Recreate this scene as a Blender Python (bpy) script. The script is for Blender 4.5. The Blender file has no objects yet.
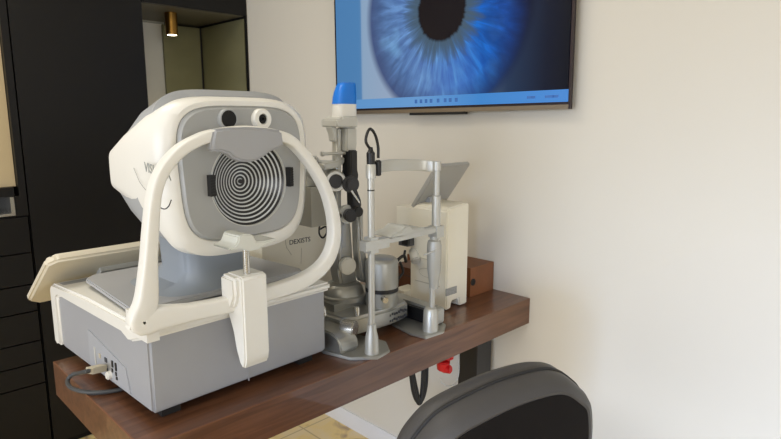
import bpy, bmesh, math, random
from mathutils import Vector, Matrix
random.seed(7)
C = bpy.context.scene.collection
R = math.radians

# ------------------------------------------------------------------ camera
FPX, CXP, CYP = 584.0, 390.5, 219.5
PITCH = math.atan(101.5/FPX); AZ = R(90+45.3)
cp, sp = math.cos(PITCH), math.sin(PITCH)
VF = Vector((math.cos(AZ)*cp, math.sin(AZ)*cp, -sp))
VU = Vector((math.cos(AZ)*sp, math.sin(AZ)*sp, cp))
VR = Vector((math.sin(AZ), -math.cos(AZ), 0))
CAM = Vector((0, 0, 1.445))
cd = bpy.data.cameras.new('camera'); cam = bpy.data.objects.new('camera', cd); C.objects.link(cam)
cd.sensor_width = 36; cd.lens = 36*FPX/781; cd.clip_start = 0.02
M = Matrix((VR, VU, -VF)).transposed().to_4x4(); M.translation = CAM
cam.matrix_world = M
bpy.context.scene.camera = cam

def W(px, py, axis, val, O=(0, 0, 0), th=0):
    """measured image point -> point on the plane axis=val of a frame at O turned by th degrees"""
    d = VF + VR*((px-CXP)/FPX) - VU*((py-CYP)/FPX)
    Mi = (Matrix.Translation(O) @ Matrix.Rotation(R(th), 4, 'Z')).inverted()
    o = Mi @ CAM; d = Mi.to_3x3() @ d
    return o + d*((val-o[axis])/d[axis])

# ------------------------------------------------------------------ materials
def mat(name, col, rough=0.5, metal=0.0, var=0.04, scale=12, bump=0.0, bscale=200, coat=0.0, stretch=(1, 1, 1), spec=0.5):
    m = bpy.data.materials.new(name); m.use_nodes = True
    nt = m.node_tree; b = nt.nodes['Principled BSDF']
    b.inputs['Roughness'].default_value = rough; b.inputs['Metallic'].default_value = metal
    b.inputs['Coat Weight'].default_value = coat; b.inputs['Specular IOR Level'].default_value = spec
    tc = nt.nodes.new('ShaderNodeTexCoord'); mp = nt.nodes.new('ShaderNodeMapping')
    mp.inputs['Scale'].default_value = stretch
    nt.links.new(tc.outputs['Object'], mp.inputs['Vector'])
    n = nt.nodes.new('ShaderNodeTexNoise'); n.inputs['Scale'].default_value = scale; n.inputs['Detail'].default_value = 4
    nt.links.new(mp.outputs[0], n.inputs['Vector'])
    r = nt.nodes.new('ShaderNodeValToRGB')
    r.color_ramp.elements[0].position = .3; r.color_ramp.elements[1].position = .7
    r.color_ramp.elements[0].color = (*[max(0, c*(1-var)) for c in col], 1)
    r.color_ramp.elements[1].color = (*[min(1, c*(1+var)) for c in col], 1)
    nt.links.new(n.outputs['Fac'], r.inputs['Fac']); nt.links.new(r.outputs['Color'], b.inputs['Base Color'])
    if bump:
        n2 = nt.nodes.new('ShaderNodeTexNoise'); n2.inputs['Scale'].default_value = bscale
        nt.links.new(mp.outputs[0], n2.inputs['Vector'])
        bp = nt.nodes.new('ShaderNodeBump'); bp.inputs['Strength'].default_value = bump; bp.inputs['Distance'].default_value = .002
        nt.links.new(n2.outputs['Fac'], bp.inputs['Height']); nt.links.new(bp.outputs[0], b.inputs['Normal'])
    return m
def s(r, g, b):
    f = lambda c: (c/255/12.92) if c/255 <= .04045 else ((c/255+.055)/1.055)**2.4
    return (f(r), f(g), f(b))
WHITE = mat('white_plastic', s(228, 227, 221), .34, var=.01)
CREAM = mat('cream_plastic', s(230, 225, 208), .4, var=.01)
LGREY = mat('light_grey_plastic', s(196, 196, 190), .4, var=.01)
GREY = mat('grey_plastic', s(158, 161, 164), .45, var=.015)
FACE = mat('face_grey_plastic', s(160, 162, 162), .42, var=.015)
BLUEG = mat('blue_grey_plastic', s(157, 159, 164), .5, var=.015)
DKG = mat('dark_grey_plastic', s(70, 72, 76), .5, var=.03)
BLK = mat('black_plastic', s(22, 22, 24), .4, var=.05)
RUB = mat('black_rubber', s(26, 26, 27), .6, var=.05)
PALU = mat('painted_aluminium', s(190, 190, 184), .36, .45, var=.02)
STEEL = mat('brushed_steel', s(205, 203, 196), .26, .9, var=.03)
SATIN = mat('satin_aluminium', s(178, 178, 173), .38, .75, var=.03, scale=30)
BLUE = mat('blue_cap', s(20, 120, 222), .35, var=.02)
BRASS = mat('brass', s(150, 112, 52), .3, .9, var=.05)
RED = mat('red_plastic', s(200, 20, 26), .35, var=.08, scale=60)
BEIGE = mat('beige_plug', s(190, 182, 160), .45, var=.03)
CAB = mat('cabinet_black', s(13, 12, 12), .4, var=.05, scale=4, bump=.05, spec=.3)
CABD = mat('cabinet_deep_black', s(11, 11, 11), .6, var=.05, spec=.2)
TAN = mat('tan_leather', s(126, 78, 46), .5, var=.12, scale=14, bump=.3, bscale=300)
LENSB = mat('lens_black', s(9, 9, 10), .2, spec=.3)
CHAIRV = mat('chair_vinyl', s(64, 62, 61), .52, var=.05, scale=10, bump=.12, bscale=500)
CHAIRB = mat('chair_back_fabric', s(20, 17, 16), .8, var=.08, scale=40, bump=.3, bscale=700, spec=.15)
LABEL = mat('label_grey', s(150, 150, 146), .6, var=.2, scale=260)
INK = mat('dark_ink', s(60, 62, 66), .6)
IVORY = mat('baseboard_white', s(226, 226, 228), .4, var=.01)

def emis(name, col, st):
    m = bpy.data.materials.new(name); m.use_nodes = True; b = m.node_tree.nodes['Principled BSDF']
    b.inputs['Base Color'].default_value = (*col, 1)
    b.inputs['Emission Color'].default_value = (*col, 1); b.inputs['Emission Strength'].default_value = st
    return m

def wood_mat():
    m = mat('walnut_laminate', s(98, 58, 38), .33, coat=.3)
    nt = m.node_tree; b = nt.nodes['Principled BSDF']
    tc = nt.nodes.new('ShaderNodeTexCoord'); mp = nt.nodes.new('ShaderNodeMapping'); mp.inputs['Scale'].default_value = (22, 1.4, 22)
    nt.links.new(tc.outputs['Object'], mp.inputs['Vector'])
    n = nt.nodes.new('ShaderNodeTexNoise'); n.inputs['Scale'].default_value = 3; n.inputs['Detail'].default_value = 8; n.inputs['Distortion'].default_value = .6
    nt.links.new(mp.outputs[0], n.inputs['Vector'])
    r = nt.nodes.new('ShaderNodeValToRGB'); r.color_ramp.elements[0].position = .3; r.color_ramp.elements[1].position = .75
    r.color_ramp.elements[0].color = (*s(82, 51, 33), 1); r.color_ramp.elements[1].color = (*s(118, 79, 55), 1)
    nt.links.new(n.outputs['Fac'], r.inputs['Fac']); nt.links.new(r.outputs[0], b.inputs['Base Color'])
    return m
WOOD = wood_mat()
WEDGE = mat('walnut_edge_line', s(120, 78, 52), .4, var=.08)

def floor_mat():
    m = mat('stone_tile', s(222, 205, 160), .35)
    nt = m.node_tree; b = nt.nodes['Principled BSDF']
    tc = nt.nodes.new('ShaderNodeTexCoord')
    n = nt.nodes.new('ShaderNodeTexNoise'); n.inputs['Scale'].default_value = 7; n.inputs['Detail'].default_value = 8; n.inputs['Distortion'].default_value = 1.2
    nt.links.new(tc.outputs['Object'], n.inputs['Vector'])
    r = nt.nodes.new('ShaderNodeValToRGB')
    r.color_ramp.elements[0].position = .36; r.color_ramp.elements[0].color = (*s(176, 150, 118), 1)
    r.color_ramp.elements[1].position = .66; r.color_ramp.elements[1].color = (*s(228, 208, 168), 1)
    e = r.color_ramp.elements.new(.47); e.color = (*s(230, 204, 138), 1)
    nt.links.new(n.outputs['Fac'], r.inputs['Fac'])
    br = nt.nodes.new('ShaderNodeTexBrick'); br.inputs['Scale'].default_value = 1; br.offset = 0
    br.inputs['Brick Width'].default_value = .3; br.inputs['Row Height'].default_value = .3; br.inputs['Mortar Size'].default_value = .004
    br.inputs['Mortar'].default_value = (*s(190, 170, 130), 1)
    nt.links.new(tc.outputs['Object'], br.inputs['Vector']); nt.links.new(r.outputs[0], br.inputs['Color1']); nt.links.new(r.outputs[0], br.inputs['Color2'])
    nt.links.new(br.outputs['Color'], b.inputs['Base Color'])
    return m
TILE = floor_mat()
PLASTER = mat('wall_plaster', s(215, 210, 198), .7, var=.012, scale=1.5, bump=.05, bscale=90, spec=.25)
CEIL = mat('ceiling_white', s(235, 232, 225), .8, var=.01)

# ------------------------------------------------------------------ mesh helpers
def bev(bm, faces_new, off, seg=2):
    if off <= 0: return
    es = set()
    for f in faces_new:
        for e in f.edges:
            if len(e.link_faces) == 2 and e.calc_face_angle(0) > R(25): es.add(e)
    bmesh.ops.bevel(bm, geom=list(es), offset=off, segments=seg, affect='EDGES', clamp_overlap=True)
def box(bm, x0, x1, y0, y1, z0, z1, b=0.0, seg=2):
    v = [bm.verts.new(p) for p in [(x0,y0,z0),(x1,y0,z0),(x1,y1,z0),(x0,y1,z0),(x0,y0,z1),(x1,y0,z1),(x1,y1,z1),(x0,y1,z1)]]
    fs = [bm.faces.new([v[i] for i in q]) for q in [(0,3,2,1),(4,5,6,7),(0,1,5,4),(1,2,6,5),(2,3,7,6),(3,0,4,7)]]
    bev(bm, fs, b, seg)
def loft(bm, rings, cap0=True, cap1=True, mats=None):
    vr = [[bm.verts.new(p) for p in r] for r in rings]; n = len(rings[0]); fs = []
    for k, (a, b) in enumerate(zip(vr, vr[1:])):
        for i in range(n):
            j = (i+1) % n
            f = bm.faces.new((a[i], a[j], b[j], b[i])); fs.append(f)
            if mats: f.material_index = mats[k]
    if cap0: fs.append(bm.faces.new(list(reversed(vr[0]))))
    if cap1: fs.append(bm.faces.new(vr[-1]))
    return fs
def prism(bm, poly, axis, a0, a1, b=0.0, seg=2):
    """poly in the two other axes (kept in xyz order), extruded along axis"""
    def mk(p, a):
        q = list(p); q.insert(axis, a); return tuple(q)
    r0 = [mk(p, a0) for p in poly]; r1 = [mk(p, a1) for p in poly]
    fs = loft(bm, [r0, r1]); bmesh.ops.recalc_face_normals(bm, faces=fs); bev(bm, fs, b, seg)
def frame_of(t):
    t = t.normalized(); up = Vector((0, 0, 1)) if abs(t.z) < .95 else Vector((1, 0, 0))
    a = t.cross(up).normalized(); return a, a.cross(t).normalized()
def cyl(bm, p0, p1, r0, r1=None, seg=28, b=0.0):
    p0, p1 = Vector(p0), Vector(p1); r1 = r0 if r1 is None else r1
    a, u = frame_of(p1-p0)
    ring = lambda p, r: [p + (a*math.cos(2*math.pi*i/seg) + u*math.sin(2*math.pi*i/seg))*r for i in range(seg)]
    fs = loft(bm, [ring(p0, r0), ring(p1, r1)]); bmesh.ops.recalc_face_normals(bm, faces=fs)
    if b: bev(bm, fs, b, 2)
def lathe(bm, p0, axis, prof, seg=48, mats=None, cap=True):
    """prof = [(distance along axis, radius)]"""
    p0 = Vector(p0); ax = Vector(axis).normalized(); a, u = frame_of(ax)
    rings = [[p0 + ax*h + (a*math.cos(2*math.pi*i/seg)+u*math.sin(2*math.pi*i/seg))*max(r, 1e-4) for i in range(seg)] for h, r in prof]
    fs = loft(bm, rings, cap, cap, mats); bmesh.ops.recalc_face_normals(bm, faces=fs)
def cat(pts, n=8, closed=False):
    P = [Vector(p) for p in pts]; out = []; m = len(P)
    for i in range(m if closed else m-1):
        p0 = P[(i-1) % m] if closed or i > 0 else P[0]*2-P[1]
        p1 = P[i]; p2 = P[(i+1) % m]
        p3 = P[(i+2) % m] if closed or i < m-2 else P[-1]*2-P[-2]
        for k in range(n):
            t = k/n
            out.append(.5*((2*p1)+(p2-p0)*t+(2*p0-5*p1+4*p2-p3)*t*t+(3*p1-3*p2+p3-p0)*t**3))
    if not closed: out.append(P[-1])
    return out
def tube(bm, pts, r, seg=12, n=8, closed=False):
    P = cat(pts, n, closed); m = len(P)
    T = [((P[(i+1) % m]-P[i-1]) if closed or 0 < i < m-1 else (P[1]-P[0] if i == 0 else P[-1]-P[-2])).normalized() for i in range(m)]
    a, _ = frame_of(T[0]); rings = []
    for p, t in zip(P, T):
        a = (a - t*a.dot(t)).normalized(); u = t.cross(a)
        rings.append([p+(a*math.cos(2*math.pi*i/seg)+u*math.sin(2*math.pi*i/seg))*r for i in range(seg)])
    if closed: rings.append(rings[0])
    fs = loft(bm, rings, not closed, not closed)
    if closed: bmesh.ops.remove_doubles(bm, verts=bm.verts, dist=1e-6)
    bmesh.ops.recalc_face_normals(bm, faces=bm.faces)
def sweep(bm, pts, ref, w, d, closed=False, n=8, ex=4.0, seg=20, ws=None):
    """rounded-rectangle section: w in the plane across the path, d along the fixed ref direction"""
    P = cat(pts, n, closed); m = len(P); ref = Vector(ref).normalized()
    rings = []
    for i, p in enumerate(P):
        t = (P[(i+1) % m]-P[i-1]) if closed or 0 < i < m-1 else (P[1]-P[0] if i == 0 else P[-1]-P[-2])
        a = ref.cross(t).normalized()
        ww = w
        if ws:
            q = i/n; k = int(q); k1 = (k+1) % len(ws) if closed else min(k+1, len(ws)-1); ww = ws[min(k, len(ws)-1)]*(1-(q-k))+ws[k1]*(q-k)
        rg = []
        for j in range(seg):
            th = 2*math.pi*j/seg; c_, s_ = math.cos(th), math.sin(th)
            rg.append(p + a*(math.copysign(abs(c_)**(2/ex), c_)*ww/2) + ref*(math.copysign(abs(s_)**(2/ex), s_)*d/2))
        rings.append(rg)
    if closed:
        vr = [[bm.verts.new(q) for q in r] for r in rings]
        for k in range(m):
            A, B = vr[k], vr[(k+1) % m]
            for j in range(seg): bm.faces.new((A[j], A[(j+1) % seg], B[(j+1) % seg], B[j]))
    else: loft(bm, rings)
    bmesh.ops.recalc_face_normals(bm, faces=bm.faces)
def sring(x, y0, y1, z0, z1, ex=3.2, taper=0.0, n=72, skew=0):
    yc, zc, a, b = (y0+y1)/2, (z0+z1)/2, (y1-y0)/2, (z1-z0)/2; out = []
    for i in range(n):
        th = 2*math.pi*i/n; c_, s_ = math.cos(th), math.sin(th)
        zz = math.copysign(abs(s_)**(2/ex), s_); yy = math.copysign(abs(c_)**(2/ex), c_)
        out.append(Vector((x+skew*yy, yc+a*yy*(1+taper*(zz-1)/2), zc+b*zz)))
    return out
def text_bm(txt, size, ext=.0008, align='CENTER', shear=0):
    cu = bpy.data.curves.new('lettering', 'FONT'); cu.body = txt; cu.size = size; cu.extrude = ext
    cu.align_x = align; cu.align_y = 'CENTER'; cu.shear = shear; cu.resolution_u = 3
    o = bpy.data.objects.new('lettering', cu); C.objects.link(o)
    dg = bpy.context.evaluated_depsgraph_get(); me = bpy.data.meshes.new_from_object(o.evaluated_get(dg))
    bm = bmesh.new(); bm.from_mesh(me)
    bpy.data.objects.remove(o); bpy.data.curves.remove(cu); bpy.data.meshes.remove(me)
    return bm
def orient(bm, origin, right, up):
    r = Vector(right).normalized(); u = Vector(up); u = (u - r*u.dot(r)).normalized(); n = r.cross(u)
    mm = Matrix((r, u, n)).transposed().to_4x4(); mm.translation = Vector(origin); bm.transform(mm)

# ------------------------------------------------------------------ object helpers
def obj(name, bm, m, parent=None, label=None, world=True, smooth=True, mats=None):
    if parent is not None and world: bm.transform(root_m(parent).inverted())
    me = bpy.data.meshes.new(name)
    bmesh.ops.recalc_face_normals(bm, faces=bm.faces) if len(bm.faces) < 4000 else None
    bm.to_mesh(me); bm.free()
    for x in (mats or [m]): me.materials.append(x)
    if smooth:
        for p in me.polygons: p.use_smooth = True
        me.set_sharp_from_angle(angle=R(38))
    o = bpy.data.objects.new(name, me); C.objects.link(o); o.parent = parent
    if label: o['label'] = label
    return o
def root_m(o):
    while o.parent: o = o.parent
    return Matrix.Translation(o.location) @ Matrix.Rotation(o.rotation_euler.z, 4, 'Z')
def thing(name, label, cat_, loc, rz=0, group=None):
    o = bpy.data.objects.new(name, None); C.objects.link(o); o.empty_display_size = .05
    o.location = loc; o.rotation_euler = (0, 0, rz); o['label'] = label; o['category'] = cat_
    if group: o['group'] = group
    return o
def tag(o, label, cat_, group=None):
    o['label'] = label; o['category'] = cat_
    if group: o['group'] = group
    return o
def struct(name, bm, m, parent=None):
    o = obj(name, bm, m, parent)
    if parent is None: o['kind'] = 'structure'
    return o
def B(): return bmesh.new()
def qbox(*a, **k):
    bm = B(); box(bm, *a, **k); return bm

YW, XC, ZC, T = 1.673, -2.73, 2.65, .845
XR, YF = 3.6, -3.6
# ------------------------------------------------------------------ room shell
struct('floor', qbox(-3.3, XR+.1, YF-.1, YW+.1, -.1, 0), TILE)
struct('ceiling', qbox(-3.3, XR+.1, YF-.1, YW+.1, ZC, ZC+.1), CEIL)
struct('wall_back', qbox(-3.3, XR+.1, YW, YW+.12, 0, ZC), PLASTER)
struct('wall_left', qbox(-3.42, -3.3, YF-.1, YW+.12, 0, ZC), PLASTER)
wz0, wz1, wx0, wx1 = .35, 2.25, -2.3, 2.6            # shop window behind the viewer
bm = B()
box(bm, -3.3, wx0, YF-.12, YF, 0, ZC); box(bm, wx1, XR+.1, YF-.12, YF, 0, ZC)
box(bm, wx0, wx1, YF-.12, YF, 0, wz0); box(bm, wx0, wx1, YF-.12, YF, wz1, ZC)
struct('wall_front', bm, PLASTER)
bm = B()
for a in ((wx0, wx0+.06), (wx1-.06, wx1), (.12, .18)): box(bm, a[0], a[1], YF-.1, YF-.02, wz0, wz1)
box(bm, wx0, wx1, YF-.1, YF-.02, wz0, wz0+.06); box(bm, wx0, wx1, YF-.1, YF-.02, wz1-.06, wz1)
struct('window_1', bm, IVORY)
# window in right wall
ry0, ry1, rz0, rz1 = -2.1, .3, .9, 2.2
bm = B()
box(bm, XR, XR+.12, YF-.1, ry0, 0, ZC); box(bm, XR, XR+.12, ry1, YW, 0, ZC)
box(bm, XR, XR+.12, ry0, ry1, 0, rz0); box(bm, XR, XR+.12, ry0, ry1, rz1, ZC)
struct('wall_right', bm, PLASTER)
bm = B()
for a in ((ry0, ry0+.06), (ry1-.06, ry1), (-.93, -.87)): box(bm, XR+.02, XR+.1, a[0], a[1], rz0, rz1)
box(bm, XR+.02, XR+.1, ry0, ry1, rz0, rz0+.06); box(bm, XR+.02, XR+.1, ry0, ry1, rz1-.06, rz1)
struct('window_2', bm, IVORY)
bm = B(); prism(bm, [(YW, 0), (YW-.014, 0), (YW-.014, .066), (YW-.008, .075), (YW, .075)], 0, XC, XR, 0)
struct('baseboard_back', bm, IVORY)

# ------------------------------------------------------------------ built-in cabinets on the left
def yc(px, py): return W(px, py, 0, XC).y
def zc(px, py): return W(px, py, 0, XC).z
FD = .02
yL1, yN0, yN1, zN1 = .610, 1.137, 1.668, 1.958
zN0 = 1.20
# tall plain unit
t = thing('tall_cabinet', 'tall plain black cabinet door panel between the drawer unit and the niche', 'cabinet', (XC-.25, (yL1+yN0)/2, 0))
obj('cabinet_body', qbox(-3.28, XC-FD, yL1+.002, yN0-.002, .0, ZC-.002), CABD, t)
obj('door', qbox(XC-FD, XC, yL1+.004, yN0-.003, .03, ZC-.01, b=.002), CAB, t)
# niche unit
t = thing('niche_cabinet', 'black cabinet with an open lit niche, between tall black door and white wall', 'cabinet', (XC-.25, (yN0+yN1)/2, 0))
obj('lower_body', qbox(-3.28, XC-FD, yN0+.002, yN1, 0, zN0), CABD, t)
obj('lower_door', qbox(XC-FD, XC, yN0+.003, yN1, .03, zN0-.002, b=.002), CAB, t)
obj('upper_panel', qbox(-3.28, XC, yN0+.003, yN1, zN1, ZC-.002, b=.002), CAB, t)
obj('side_panel', qbox(-3.28, XC-.0, yN1-.008, yN1, zN0, zN1), CABD, t)
GREIGE = mat('niche_lining', s(104, 100, 86), .5, var=.03)
obj('niche_ceiling', qbox(-3.28, XC-.021, yN0+.003, yN1-.008, zN1-.002, zN1), GREIGE, t, label='grey lining board over the niche')
XB = -3.2
yb1 = W(165, 60, 0, XB).y; yb2 = W(199, 60, 0, XB).y; zb = W(160, 21.5, 0, XB).z
NW = mat('niche_back_white', s(232, 230, 220), .6, var=.02)
obj('back_panel', qbox(XB-.06, XB-.02, yN0, yN1-.012, zN0, zN1-.012), NW, t, label='pale back board of the niche')
bm = B(); box(bm, XB-.02, XB-.005, yN0, yb1+.01, zb, zN1-.012); obj('pelmet', bm, mat('pelmet_grey', s(176, 174, 162), .5), t, label='grey board across the top of the niche back')
SMOKE = mat('smoked_mirror', s(136, 133, 100), .3, .4, var=.12, scale=2.5, stretch=(1, 1, 2))  # brightened olive base also stands in for the mirrored room
SMK_N = 0
obj('mirror_panel', qbox(XB+.006, XC-.012, yN1-.012, yN1-.0085, zN0, zN1-.014, b=.0005), SMOKE, t, label='smoked mirror panel')
for a, b_ in ((yb1, yN1-.020),):
    obj('mirror_panel', qbox(XB-.018, XB, a, b_, zN0, zN1-.014, b=.001), SMOKE, t, label='smoked mirror panel')
obj('divider_strip', qbox(XB-.015, XB+.003, yN1-.020, yN1-.0125, zN0, zN1-.014), BLK, t)
# spotlight
lp = W(172, 35, 0, -2.9); lt = zN1-.0025
t = thing('ceiling_spotlight', 'small brass cylinder spotlight hanging inside the cabinet niche', 'lamp', (lp.x, lp.y, lt))
bm = B(); lathe(bm, (lp.x, lp.y, lt), (0, 0, -1), [(0, .027), (0, .029), (lt-lp.z-.001, .029), (lt-lp.z, .027), (lt-lp.z, .023), (lt-lp.z-.004, .023)])
obj('lamp_body', bm, BRASS, t)
bm = B(); cyl(bm, (lp.x, lp.y, lp.z-.001), (lp.x, lp.y, lp.z+.003), .0225)
obj('lens', bm, emis('lamp_glow', (1, .88, .62), 16), t, label='glowing warm lens')
ld = bpy.data.lights.new('niche_spot', 'SPOT'); ld.energy = 5; ld.color = (1, .82, .58); ld.spot_size = R(110); ld.spot_blend = .6; ld.shadow_soft_size = .03
lo = bpy.data.objects.new('niche_spot', ld); C.objects.link(lo); lo.location = (lp.x, lp.y, lp.z-.006)
# left drawer unit with two openings
yA, yB = -.1, yL1
t = thing('drawer_cabinet', 'black built-in cabinet with lit openings above a stack of drawers', 'cabinet', (XC-.25, .26, 0))
zo0 = zc(18, 187); yo1 = yc(17.5, 180); zs0, zs1 = zc(8, 217), zc(8, 197); ys1 = yc(15.5, 205)
bm = B()
box(bm, -3.28, XC-.4, yA, yB, 0, ZC-.002)                       # back
box(bm, XC-.4, XC, yo1, yB-.002, zs1, ZC-.002)                  # right stile
box(bm, XC-.4, XC, yA, yA+.04, zs0, ZC-.002)
box(bm, XC-.4, XC, yA+.04, ys1, zs1, zo0)                       # rail between openings
box(bm, XC-.4, XC, ys1, yB-.002, zs0, zs1)
zt0 = ZC-.3
box(bm, XC-.4, XC, yA+.04, yo1, zt0, ZC-.002)
box(bm, XC-.4, XC-FD, yA, yB-.002, 0, zs0)
obj('cabinet_frame', bm, CAB, t)
LIN = mat('opening_lining', s(186, 168, 132), .6, var=.06, scale=3)
obj('opening_back', qbox(XC-.4, XC-.03, yA+.04, yo1-.002, zo0+.001, zt0-.001), LIN, t, label='beige lit inside of the upper opening')
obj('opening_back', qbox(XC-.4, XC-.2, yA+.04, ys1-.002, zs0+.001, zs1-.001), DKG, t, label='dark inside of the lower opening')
bm = B(); box(bm, XC-.2, XC-.004, ys1-.016, ys1-.002, zs0+.002, zs1-.002, b=.001); box(bm, XC-.2, XC-.004, yA+.04, ys1-.016, zs0+.002, zs0+.012, b=.001)
obj('metal_liner', bm, STEEL, t, label='bright metal liner of the lower opening')
zd = [zs0-.002] + [zc(0, q)-(0) for q in (256, 289, 318, 348, 371.5, 393.5)]
# drawer fronts use the measured reveals
zs = [zs0-.004, zc(15, 254.6), zc(15, 287), zc(15, 315), zc(15, 346), zc(15, 368.5), zc(15, 390.5), .03]
for k in range(len(zs)-1):
    obj('drawer', qbox(XC-FD, XC, yA+.003, yB-.006, zs[k+1]+.003, zs[k]-.003, b=.002), CAB, t)

# ------------------------------------------------------------------ television
TY = YW-.045
tl = W(337, 114.6, 1, TY); tr = W(570, 109.0, 1, TY)
Wt = (tr-tl).length; ang = math.atan2(tr.z-tl.z, tr.x-tl.x); Ht = Wt*.575
t = thing('television', 'wall-mounted flat television showing a close-up blue eye', 'television', (tl.x, TY, tl.z))
def tvm(bm):
    bm.transform(Matrix.Translation((tl.x, TY, tl.z)) @ Matrix.Rotation(-ang, 4, 'Y')); return bm
bm = B()
e = .006; eb = .022
box(bm, 0, Wt, .006, .013, 0, Ht, b=.001); box(bm, .08, Wt-.12, .012, .034, .06, Ht-.05, b=.003)
box(bm, 0, e, -.002, .01, 0, Ht, b=.001); box(bm, Wt-e, Wt, -.002, .01, 0, Ht, b=.001); box(bm, 0, Wt, -.002, .01, Ht-e, Ht, b=.001)
obj('housing', tvm(bm), mat('tv_frame', s(62, 52, 54), .35, .6), t)
bm = B(); box(bm, 0, Wt-.004, -.004, .01, 0, eb*.62, b=.001)
obj('bottom_bezel', tvm(bm), mat('tv_bezel', s(150, 138, 122), .3, .7), t, label='champagne metal bottom bezel')
bx0 = W(410, 112, 1, TY).x-tl.x; bx1 = W(464, 112, 1, TY).x-tl.x
bm = B(); box(bm, bx0, bx1, -.003, .02, -.009, .001, b=.002); obj('sensor_bar', tvm(bm), BLK, t)
bm = B(); box(bm, .2, .9, .03, .0447, .15, .45); obj('wall_bracket', tvm(bm), DKG, t)
def screen_mat(cx_, cz_, ri, rp):
    m = bpy.data.materials.new('eye_screen'); m.use_nodes = True; nt = m.node_tree; N = nt.nodes; L = nt.links
    b = N['Principled BSDF']; b.inputs['Base Color'].default_value = (.004, .004, .006, 1); b.inputs['Roughness'].default_value = .3; b.inputs['Specular IOR Level'].default_value = .2
    tc = N.new('ShaderNodeTexCoord'); sx = N.new('ShaderNodeSeparateXYZ'); L.new(tc.outputs['UV'], sx.inputs[0])
    def mth(op, a, b_=None, c=None, clamp=False):
        n = N.new('ShaderNodeMath'); n.operation = op; n.use_clamp = clamp
        for i, v in enumerate((a, b_, c)):
            if v is None: continue
            if isinstance(v, (int, float)): n.inputs[i].default_value = v
            else: L.new(v, n.inputs[i])
        return n.outputs[0]
    def ramp(f, els):
        r = N.new('ShaderNodeValToRGB'); r.color_ramp.elements[0].position = els[0][0]; r.color_ramp.elements[0].color = (*s(*els[0][1]), 1)
        r.color_ramp.elements[1].position = els[-1][0]; r.color_ramp.elements[1].color = (*s(*els[-1][1]), 1)
        for p, c in els[1:-1]: q = r.color_ramp.elements.new(p); q.color = (*s(*c), 1)
        L.new(f, r.inputs[0]); return r.outputs[0]
    def mix(f, a, b_, bt='MIX'):
        n = N.new('ShaderNodeMix'); n.data_type = 'RGBA'; n.blend_type = bt
        if isinstance(f, (int, float)): n.inputs[0].default_value = f
        else: L.new(f, n.inputs[0])
        for i, v in ((6, a), (7, b_)):
            if isinstance(v, tuple): n.inputs[i].default_value = (*v, 1)
            else: L.new(v, n.inputs[i])
        return n.outputs[2]
    X, Z = sx.outputs[0], sx.outputs[1]
    dx = mth('SUBTRACT', X, cx_); dz = mth('SUBTRACT', Z, cz_)
    rr = mth('SQRT', mth('ADD', mth('MULTIPLY', dx, dx), mth('MULTIPLY', dz, dz)))
    an = mth('ARCTAN2', dz, dx)
    # radial fibres: noise stretched along the radius, taken on a circle so that it closes
    ca = mth('COSINE', an); sa = mth('SINE', an)
    cv = N.new('ShaderNodeCombineXYZ'); L.new(mth('MULTIPLY', ca, 9.0), cv.inputs[0]); L.new(mth('MULTIPLY', sa, 9.0), cv.inputs[1]); L.new(mth('MULTIPLY', rr, 9.0), cv.inputs[2])
    n1 = N.new('ShaderNodeTexNoise'); n1.inputs['Scale'].default_value = 1.1; n1.inputs['Detail'].default_value = 5; n1.inputs['Distortion'].default_value = .5; L.new(cv.outputs[0], n1.inputs['Vector'])
    cv2 = N.new('ShaderNodeCombineXYZ'); L.new(X, cv2.inputs[0]); L.new(Z, cv2.inputs[1])
    n2 = N.new('ShaderNodeTexNoise'); n2.inputs['Scale'].default_value = 7; n2.inputs['Detail'].default_value = 3; L.new(cv2.outputs[0], n2.inputs['Vector'])
    # iris base: pale blue-grey on the left and at the bottom, saturated blue to the right
    side = mth('ADD', mth('MULTIPLY', dx, 1.5), mth('ADD', mth('MULTIPLY', dz, .45), .5), clamp=True)
    iris = ramp(side, [(0, (96, 130, 176)), (.3, (106, 148, 204)), (.5, (84, 142, 214)), (.68, (20, 108, 200)), (.85, (12, 76, 160)), (1, (6, 40, 100))])
    fib = ramp(n1.outputs[0], [(.36, (52, 74, 112)), (.47, (132, 142, 160)), (.56, (178, 184, 196)), (.68, (235, 240, 250))])
    iris = mix(.42, iris, fib, 'OVERLAY')
    blot = ramp(n2.outputs[0], [(.54, (0, 0, 0)), (.7, (96, 150, 205))])
    iris = mix(mth('MULTIPLY', mth('SUBTRACT', 1.0, side), .75, clamp=True), iris, blot, 'SCREEN')
    # grey collarette around the pupil
    wob = mth('ADD', rr, mth('MULTIPLY', mth('SUBTRACT', n1.outputs[0], .5), .13))
    col = mth('DIVIDE', mth('SUBTRACT', wob, rp), .075, clamp=True)
    iris = mix(mth('SUBTRACT', 1.0, mth('MULTIPLY', col, col), clamp=True), iris, s(74, 98, 118))
    dark = mth('DIVIDE', mth('SUBTRACT', ri, rr), .09, clamp=True)
    iris = mix(mth('SUBTRACT', 1.0, dark), iris, ramp(side, [(0, (70, 86, 130)), (.6, (24, 54, 106)), (1, (6, 16, 44))]))
    scl = ramp(X, [(0, (84, 138, 190)), (.13, (92, 148, 200)), (.155, (150, 178, 208)), (.30, (160, 180, 208)), (.55, (120, 146, 180)), (.8, (36, 58, 90)), (.93, (12, 22, 44)), (1, (4, 8, 20))])
    fe = mth('DIVIDE', mth('SUBTRACT', rr, ri-.012), .03, clamp=True)
    img = mix(fe, iris, scl)
    fp = mth('DIVIDE', mth('SUBTRACT', rp+.006, mth('ADD', rr, mth('MULTIPLY', mth('SUBTRACT', n1.outputs[0], .5), .02))), .01, clamp=True)
    img = mix(fp, img, s(20, 14, 18))
    # fading scale of the picture's far left column
    leftc = mth('LESS_THAN', X, .145)
    img = mix(mth('MULTIPLY', leftc, .8), img, s(82, 136, 190))
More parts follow.
